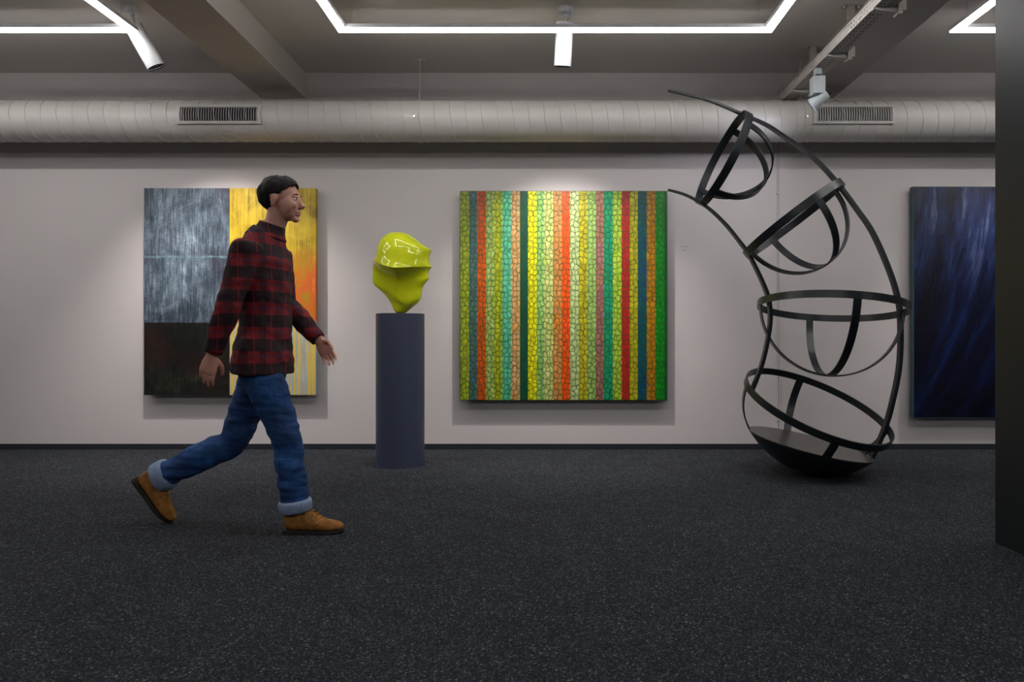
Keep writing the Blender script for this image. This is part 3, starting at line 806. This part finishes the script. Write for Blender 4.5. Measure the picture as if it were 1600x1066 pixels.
# joint chains
torso = [(P(427,350), .054,.056), (P(422,363), .062,.076), (P(415,378), .084,.128), (P(411,400), .106,.176), (P(411,432), .116,.172),
         (P(414,470), .106,.150), (P(415,510), .102,.145), (P(412,545), .112,.158), (P(411,572), .110,.165), (P(412,596), .080,.140)]
NY, FY = 3.30, 3.62        # near (right) and far (left) side
sh_n = P(409,395); sh_n.y = YC-0.172; sh_f = P(414,395); sh_f.y = YC+0.172
el_n = P(392,478); el_n.y = YC-0.235; wr_n = P(366,552); wr_n.y = YC-0.225
el_f = W(446,474,3.68); wr_f = W(499,532,3.64)
hip_n = P(410,556); hip_n.y = YC-0.085; hip_f = P(410,556); hip_f.y = YC+0.085
kn_n = W(448,686,3.385); an_n = W(462,795,3.385)
kn_f = W(364,690,3.55); an_f = W(243,764,3.55)
def lerp(a, b, t): return a+(b-a)*t
floor_n = Vector((an_n.x, an_n.y, 0))
fn_o = Vector((W(444,833,3.385).x, 3.385, 0)); fn_x = Vector((1, 0, 0)); fn_z = Vector((0,0,1))
# rear foot: on its toe, heel lifted
ftoe = Vector((W(263,828,3.55).x, 3.55, 0.0))
ff_x = Vector((0.62, 0, -0.785)).normalized(); ff_z = Vector((0.785, 0, 0.62)).normalized()
LSH = (W(538,833,3.385).x-fn_o.x)
ff_o = ftoe - ff_x*(LSH-0.012) + Vector((0,0,0.004))
an_f = ff_o+ff_x*0.075+ff_z*0.115
def arm(sh, el, wr, g=0.0, hand_end=True, end=1.0):
    return [(lerp(sh, el, -0.12)+Vector((0,0,0)), .040+g, .040+g), (sh, .056+g, .054+g), (lerp(sh, el, .35), .052+g, .049+g), (lerp(sh, el, .75), .044+g, .043+g), (el, .041+g, .041+g),
            (lerp(el, wr, .25), .043+g, .040+g), (lerp(el, wr, .65), .036+g, .033+g), (lerp(el, wr, end), .028+g, .024+g)]
def leg(hp, kn, an, g=0.0):
    return [(lerp(hp, kn, -.05), .088+g, .085+g), (lerp(hp, kn, .2), .088+g, .084+g), (lerp(hp, kn, .6), .070+g, .068+g), (lerp(hp, kn, .92), .056+g, .056+g), (kn, .056+g, .055+g),
            (lerp(kn, an, .25), .058+g, .054+g), (lerp(kn, an, .6), .047+g, .044+g), (lerp(kn, an, .92), .036+g, .036+g), (an, .036+g, .036+g)]
bm = bmesh.new()
thin = [(q_[0], q_[1]-.008*(i > 1), q_[2]-.012*(i > 1)) for i, q_ in enumerate(torso)]
for st in (thin, arm(sh_n, el_n, wr_n, -.004), arm(sh_f, el_f, wr_f, -.004), leg(hip_n, kn_n, an_n), leg(hip_f, kn_f, an_f)): loft(bm, dense(st))
hc = P(440, 313)
hx, hy_, hz = hc
loft(bm, dense([(P(424,368), .056,.058), (P(428,356), .053,.054), (P(432,345), .052,.053), (P(435,332), .052,.054), (P(436,318), .05,.05)]))
ell(bm, (hx-.014, hy_, hz+.026), .097, .075, .086)          # cranium
ell(bm, (hx+.036, hy_, hz-.018), .056, .060, .088)          # face
ell(bm, (hx+.030, hy_, hz-.070), .052, .050, .032)          # jaw
ell(bm, (hx+.070, hy_, hz-.098), .019, .022, .016)          # chin
ell(bm, (hx+.074, hy_, hz+.014), .020, .048, .012)          # brow
loft(bm, [((hx+.086, hy_, hz+.006), .007,.008), ((hx+.097, hy_, hz-.016), .010,.010), ((hx+.110, hy_, hz-.032), .013,.016), ((hx+.096, hy_, hz-.044), .009,.014)], n=14)
ell(bm, (hx+.088, hy_, hz-.062), .011, .023, .0065)         # lips
ell(bm, (hx+.085, hy_, hz-.074), .011, .020, .0070)
for s_ in (-1, 1):
    ell(bm, (hx+.064, hy_+s_*.034, hz-.030), .024, .021, .022); ell(bm, (hx+.032, hy_+s_*.044, hz-.030), .046, .020, .048)   # cheeks
    ell(bm, (hx-.008, hy_+s_*.079, hz-.008), .018, .007, .031, Matrix.Rotation(0.2, 3, 'Y'))  # ears
    ell(bm, (hx-.012, hy_+s_*.078, hz-.034), .010, .006, .010)
def hand(bm, wr, dirv, fwd, palm, curl):
    """palm slab, four bent fingers of different length, thumb from the thumb-side edge"""
    dirv = dirv.normalized(); fwd = (fwd-dirv*fwd.dot(dirv)).normalized(); palm = (palm-dirv*palm.dot(dirv)-fwd*palm.dot(fwd)).normalized()
    st = [(wr-dirv*.015, .027,.021), (wr+dirv*.012, .030,.018), (wr+dirv*.045, .040,.016), (wr+dirv*.080, .043,.0135), (wr+dirv*.092, .040,.011)]
    rings = []; n = 20
    for c0, ra, rb in st: rings.append([bm.verts.new(c0+fwd*math.cos(2*PI*k/n)*ra+palm*math.sin(2*PI*k/n)*rb) for k in range(n)])
    for A, C2 in zip(rings, rings[1:]):
        for k in range(n): bm.faces.new((A[k], A[(k+1)%n], C2[(k+1)%n], C2[k]))
    bm.faces.new(rings[0][::-1]); bm.faces.new(rings[-1])
    for i, (off, L_, yy_) in enumerate(((.0315, .074, .082), (.0105, .084, .087), (-.0105, .078, .085), (-.0310, .060, .077))):
        p = wr+dirv*yy_+fwd*off; ang = rad_(curl*(0.9+0.12*i)); a = ang*0.5
        sta = [(p-dirv*.012, .0088, .0088), (p, .0088, .0088)]
        sp = fwd*off*0.9
        for seg_, rr in ((.44, .0084), (.32, .0078), (.24, .0066)):
            dv_ = (dirv*math.cos(a)+palm*math.sin(a)+sp).normalized()
            sta.append((p+dv_*L_*seg_*.5, rr, rr)); p = p+dv_*L_*seg_; sta.append((p, rr*.97, rr*.97)); a += ang
        dv_ = (dirv*math.cos(a-ang)+palm*math.sin(a-ang)).normalized()
        sta.append((p+dv_*.004, .004, .004))
        loft(bm, sta, n=12, side=fwd)
    p = wr+dirv*.022+fwd*.024+palm*.004
    d1 = (dirv*.62+fwd*.62+palm*.42).normalized(); d2 = (dirv*.90+fwd*.25+palm*.45).normalized(); d3 = (dirv*.98+fwd*.0+palm*.40).normalized()
    loft(bm, [(p-d1*.012, .013,.013), (p+d1*.018, .0135,.0125), (p+d1*.036, .0105,.0105), (p+d1*.036+d2*.030, .0094,.0094), (p+d1*.036+d2*.030+d3*.020, .0080,.0080), (p+d1*.036+d2*.030+d3*.027, .004,.004)], n=12, side=palm)
dn_ = (wr_n-el_n); hand(bm, wr_n, dn_.normalized()+Vector((0.05,0,0)), Vector((1,0,0.2)), Vector((0.15,1,0)), 17)
df_ = (wr_f-el_f); hand(bm, wr_f, df_.normalized()+Vector((-0.05,0,-0.25)), Vector((0.6,-0.1,0.8)), Vector((-0.1,-1,-0.2)), 19)
# feet inside the boots
def foot_frame(an, toe_dir, upd): 
    x_ = toe_dir.normalized(); z_ = (upd-x_*upd.dot(x_)).normalized(); return x_, z_
def shoe_pt(o_, x_, z_, u, v, s_): return o_+x_*u+z_*v+Vector((0,1,0))*s_
def foot(bm, o_, x_, z_):
    st = [(.03,.045,.03,.028),(.07,.055,.042,.032),(.12,.050,.036,.036),(.18,.038,.024,.042),(.23,.030,.018,.036),(.265,.026,.012,.022)]
    rings = []; n = 16
    for u, zc, rz, ry in st: rings.append([bm.verts.new(shoe_pt(o_, x_, z_, u, zc+rz*math.cos(2*PI*k/n), ry*math.sin(2*PI*k/n))) for k in range(n)])
    for A, C2 in zip(rings, rings[1:]):
        for k in range(n): bm.faces.new((A[k], A[(k+1)%n], C2[(k+1)%n], C2[k]))
    bm.faces.new(rings[0][::-1]); bm.faces.new(rings[-1])
foot(bm, fn_o, fn_x, fn_z); foot(bm, ff_o, ff_x, ff_z)
loft(bm, [(an_n, .036, .036), (fn_o+Vector((.07,0,.05)), .036, .034)]); loft(bm, [(lerp(kn_f, an_f, .9), .036, .036), (ff_o+ff_x*.07+ff_z*.05, .036, .034)])
remesh('body', bm, skin.m, Pn, 0.0045, 3)
# eyes
for s_ in (-1, 1):
    bm = bmesh.new(); ell(bm, (hx+.0755, hy_+s_*.031, hz-.002), .0115, .0125, .0095, seg=20)
    ey = obj('eye', bm, flat_mat('eye_white', (0.75, 0.73, 0.70), 0.2, var=0.01), Pn, smooth=True)
    bm = bmesh.new(); ell(bm, (hx+.0850, hy_+s_*.031, hz-.002), .0028, .0055, .0055, seg=16)
    obj('iris', bm, flat_mat('iris_brown', (0.03, 0.015, 0.008), 0.15, var=0.01), ey, smooth=True)
# hair
hm = NT('dark_hair', 0.7, spec=0.25); hm.color(hm.ramp(hm.noise(hm.mp(sc=(20, 60, 8)), 3, 3), [(0.3, srgb(8,7,7)), (0.7, srgb(22,19,18))])); hm.bump(hm.noise(hm.mp(sc=(20,60,8)), 6, 3), 0.5, 0.004)
bm = bmesh.new(); r = bmesh.ops.create_uvsphere(bm, u_segments=64, v_segments=48, radius=1)
kill = []
for v in bm.verts:
    x, y, z = v.co
    q = Vector((hx-.016+x*.104, hy_+y*.083, hz+.030+z*.094))
    lx, lz = q.x-hx, q.z-hz
    line_z = -0.075 if lx < -0.035 else (-0.075+(lx+0.035)*2.0 if lx < 0.0 else (-.005+lx*0.9))
    if lx > -0.035 and lx < 0.015 and abs(y) > .6: line_z = max(line_z, 0.012 if lx > -0.03 else -0.03)
    v.co = q+Vector((x,y,z))*0.006*noise.noise(Vector((x*5,y*5,z*2)))
    if lx > 0.02: v.co += Vector((0.004,0,0.006))
    if lz < line_z: kill.append(v)
bmesh.ops.delete(bm, geom=kill, context='VERTS')
o = obj('hair', bm, hm.m, Pn, smooth=True)
m = o.modifiers.new('t', 'SOLIDIFY'); m.thickness = 0.012; m.offset = -1
for s_ in (-1, 1):
    bm = bmesh.new(); loft(bm, [((hx+.086, hy_+s_*.014, hz+.020), .003,.002), ((hx+.088, hy_+s_*.028, hz+.025), .004,.003), ((hx+.076, hy_+s_*.045, hz+.020), .002,.002)], n=8, side=Vector((0,0,1)))
    obj('eyebrow', bm, hm.m, Pn, smooth=True)
# shirt
shm = NT('maroon_plaid_cloth', 0.85)
x, y, z = shm.xyz()[0:3]
def bands(v, per, duty, off=0.0):
    f = shm.math('FRACT', shm.math('ADD', shm.math('DIVIDE', v, per), off)); return shm.math('LESS_THAN', f, duty)
dist_ = shm.math('MULTIPLY', shm.noise(shm.co(), 5, 2), 0.03)
zz = shm.math('ADD', z, dist_); xx = shm.math('ADD', shm.math('ADD', x, shm.math('MULTIPLY', y, 0.8)), dist_)
ccol = shm.mix(bands(zz, 0.115, 0.5), srgb(118,14,26), srgb(40,10,20))
ccol = shm.mix(shm.math('MULTIPLY', bands(xx, 0.105, 0.42), 0.6), ccol, srgb(26,8,18))
ccol = shm.mix(shm.math('MULTIPLY', bands(zz, 0.115, 0.06, 0.25), 0.6), ccol, srgb(60,40,70))
ccol = shm.mix(shm.math('MULTIPLY', bands(xx, 0.105, 0.05, 0.3), 0.5), ccol, srgb(150,40,40))
shm.color(ccol); shm.bump(shm.noise(shm.co(), 14, 4), 0.5, 0.02)
folds = lambda p: 0.006*noise.noise(Vector((p.x*9, p.y*9, p.z*16)))+0.004*noise.noise(Vector((p.x*24, p.y*18, p.z*30+3)))
g = 0.017
bm = bmesh.new()
sh_t = [(c0, a_+g, b_+g*0.8) for c0, a_, b_ in torso[2:9]]
sh_t.insert(0, (torso[1][0], .082, .104)); sh_t[-2] = (P(412,548), .134, .192); sh_t[-1] = (P(411,584), .142, .206)
loft(bm, dense(sh_t)); loft(bm, dense(arm(sh_n, el_n, wr_n, g*0.9, end=.95))); loft(bm, dense(arm(sh_f, el_f, wr_f, g*0.9, end=.95)))
sh_o = remesh('shirt', bm, shm.m, Pn, 0.008, 5, disp=folds)
bm = bmesh.new(); cst = dense([(P(420,369), .086, .108), (P(423,360), .070, .080), (P(426,351), .064, .067)], 3)
n = 24; R1, R2 = [], []
loft(bm, cst, n=24); bm.faces.ensure_lookup_table()
fl = [f for f in bm.faces if len(f.verts) > 6]; bmesh.ops.delete(bm, geom=fl, context='FACES_ONLY')
o = obj('collar', bm, shm.m, sh_o, smooth=True); m = o.modifiers.new('t', 'SOLIDIFY'); m.thickness = 0.004
for (el_, wr_) in ((el_n, wr_n), (el_f, wr_f)):
    bm = bmesh.new(); loft(bm, [(lerp(el_, wr_, .84), .044, .041), (lerp(el_, wr_, .9), .043, .039), (lerp(el_, wr_, .97), .041, .037)], n=24)
    obj('cuff', bm, shm.m, sh_o, smooth=True)
# jeans
jm = NT('denim', 0.85)
jn = jm.noise(jm.mp(sc=(1,1,0.6)), 6, 4, 0.6)
jm.color(jm.ramp(jn, [(0.3, srgb(8,28,66)), (0.55, srgb(18,62,116)), (0.72, srgb(38,94,150))])); jm.bump(jm.noise(jm.mp(sc=(1,1,2)), 14, 4), 0.6, 0.02)
bm = bmesh.new()
loft(bm, dense([(P(412,535), .112,.158), (P(411,560), .120,.170), (P(411,585), .105,.165), (P(412,602), .082,.14)]))
def jleg(hp, kn, an): return [(lerp(hp, kn, .1), .080, .068), (lerp(hp, kn, .22), .092, .080), (lerp(hp, kn, .38), .096, .090), (lerp(hp, kn, .65), .084, .080), (kn, .074, .070), (lerp(kn, an, .3), .074, .067), (lerp(kn, an, .7), .070, .062), (lerp(kn, an, .98), .069, .060)]
loft(bm, dense(jleg(hip_n, kn_n, an_n))); loft(bm, dense(jleg(hip_f, kn_f, an_f)))
jf = lambda p: (0.007*noise.noise(Vector((p.x*8, p.y*8, p.z*22)))+0.005*noise.noise(Vector((p.x*14, p.y*14, p.z*44+3))))*(1.5 if p.z < 0.3 else 1)
jo = remesh('jeans', bm, jm.m, Pn, 0.009, 4, disp=jf)
cfm = flat_mat('rolled_denim', srgb(132,150,178), 0.9, var=0.15, scale=60)
for (kn_, an_) in ((kn_n, an_n), (kn_f, an_f)):
    bm = bmesh.new(); loft(bm, [(lerp(kn_, an_, .88), .079, .070), (lerp(kn_, an_, .92), .082, .072), (lerp(kn_, an_, 1.03), .080, .070), (lerp(kn_, an_, 1.05), .068, .060)], n=28)
    obj('rolled_hem', bm, cfm, jo, smooth=True)['label'] = 'pale rolled-up hem'
# boots
bt = NT('brown_suede', 0.85)
bt.color(bt.ramp(bt.noise(bt.co(), 26, 4), [(0.3, srgb(104,64,18)), (0.7, srgb(160,106,40))])); bt.bump(bt.noise(bt.co(), 60, 3), 0.3, 0.004)
sole = flat_mat('dark_sole', srgb(26,20,16), 0.7)
lace = flat_mat('lace', srgb(150,104,30), 0.7)
def boot(o_, x_, z_, name):
    K = LSH/0.295
    st = [(0.004,.026,.105,.024), (.020,.016,.124,.036), (.055,.012,.128,.042), (.090,.012,.128,.043), (.120,.012,.116,.043), (.150,.012,.094,.045),
          (.185,.012,.076,.049), (.220,.012,.064,.049), (.255,.013,.058,.043), (.280,.017,.050,.031), (.292,.024,.040,.015)]
    bm = bmesh.new(); n = 28; rings = []
    for u, z0, z1, ry in st:
        zc, rz = (z0+z1)/2, (z1-z0)/2; rr = []
        for k in range(n):
            a = 2*PI*k/n; ca, sa = math.cos(a), math.sin(a)
            sx = math.copysign(abs(sa)**0.75, sa); cz = math.copysign(abs(ca)**0.75, ca)
            tp = 1-0.28*max(0, cz) if u > 0.1 else 1-0.12*max(0, cz)
            rr.append(bm.verts.new(shoe_pt(o_, x_, z_, u*K, zc+rz*cz, ry*sx*tp)))
        rings.append(rr)
    for A, C2 in zip(rings, rings[1:]):
        for k in range(n): bm.faces.new((A[k], A[(k+1)%n], C2[(k+1)%n], C2[k]))
    bm.faces.new(rings[0][::-1]); bm.faces.new(rings[-1])
    b = obj(name, bm, bt.m, Pn, smooth=True)
    m = b.modifiers.new('s', 'SUBSURF'); m.levels = m.render_levels = 1
    bm = bmesh.new(); R_ = []
    out = [(-.002,0),(.0,.026),(.02,.038),(.07,.040),(.13,.041),(.19,.050),(.24,.048),(.275,.034),(.294,.014),(.297,0)]
    out = out+[(u, -v) for u, v in out[1:-1]][::-1]
    for zz_ in (0.0, 0.014, 0.018):
        q_ = 1.0 if zz_ < 0.018 else 0.96
        R_.append([bm.verts.new(shoe_pt(o_, x_, z_, u*K, zz_ + (0.010*max(0,(u-.22)/.075) if zz_ == 0 else 0), v*q_)) for u, v in out])
    n2 = len(out)
    for A, C2 in zip(R_, R_[1:]):
        for k in range(n2): bm.faces.new((A[k], A[(k+1)%n2], C2[(k+1)%n2], C2[k]))
    bm.faces.new(R_[0][::-1]); bm.faces.new(R_[-1]); obj('sole', bm, sole, b)
    bm = bmesh.new()
    for i in range(4):
        u = .118+.019*i; v = .118-.0135*i
        pts = [shoe_pt(o_, x_, z_, u*K, v-.018, -.036), shoe_pt(o_, x_, z_, (u+.004)*K, v+.000, -.022), shoe_pt(o_, x_, z_, (u+.006)*K, v+.006, 0), shoe_pt(o_, x_, z_, (u+.004)*K, v+.000, .022), shoe_pt(o_, x_, z_, u*K, v-.018, .036)]
        tube(bm, catmull(pts, 4), 0.0035, 6)
    obj('laces', bm, lace, b, smooth=True)
    for i in range(4):
        for s_ in (-1, 1):
            bm = bmesh.new(); p = shoe_pt(o_, x_, z_, (.117+.019*i)*K, .098-.0135*i, s_*.0375)
            mm = Matrix.Translation(p)
            ring = [p+x_*math.cos(2*PI*k/12)*.0042+z_*math.sin(2*PI*k/12)*.0042+Vector((0, s_*0.003, 0)) for k in range(13)]
            tube(bm, ring, 0.0014, 6); obj('eyelet', bm, M_metal, b, smooth=True)
boot(fn_o, fn_x, fn_z, 'boot'); boot(ff_o, ff_x, ff_z, 'boot')
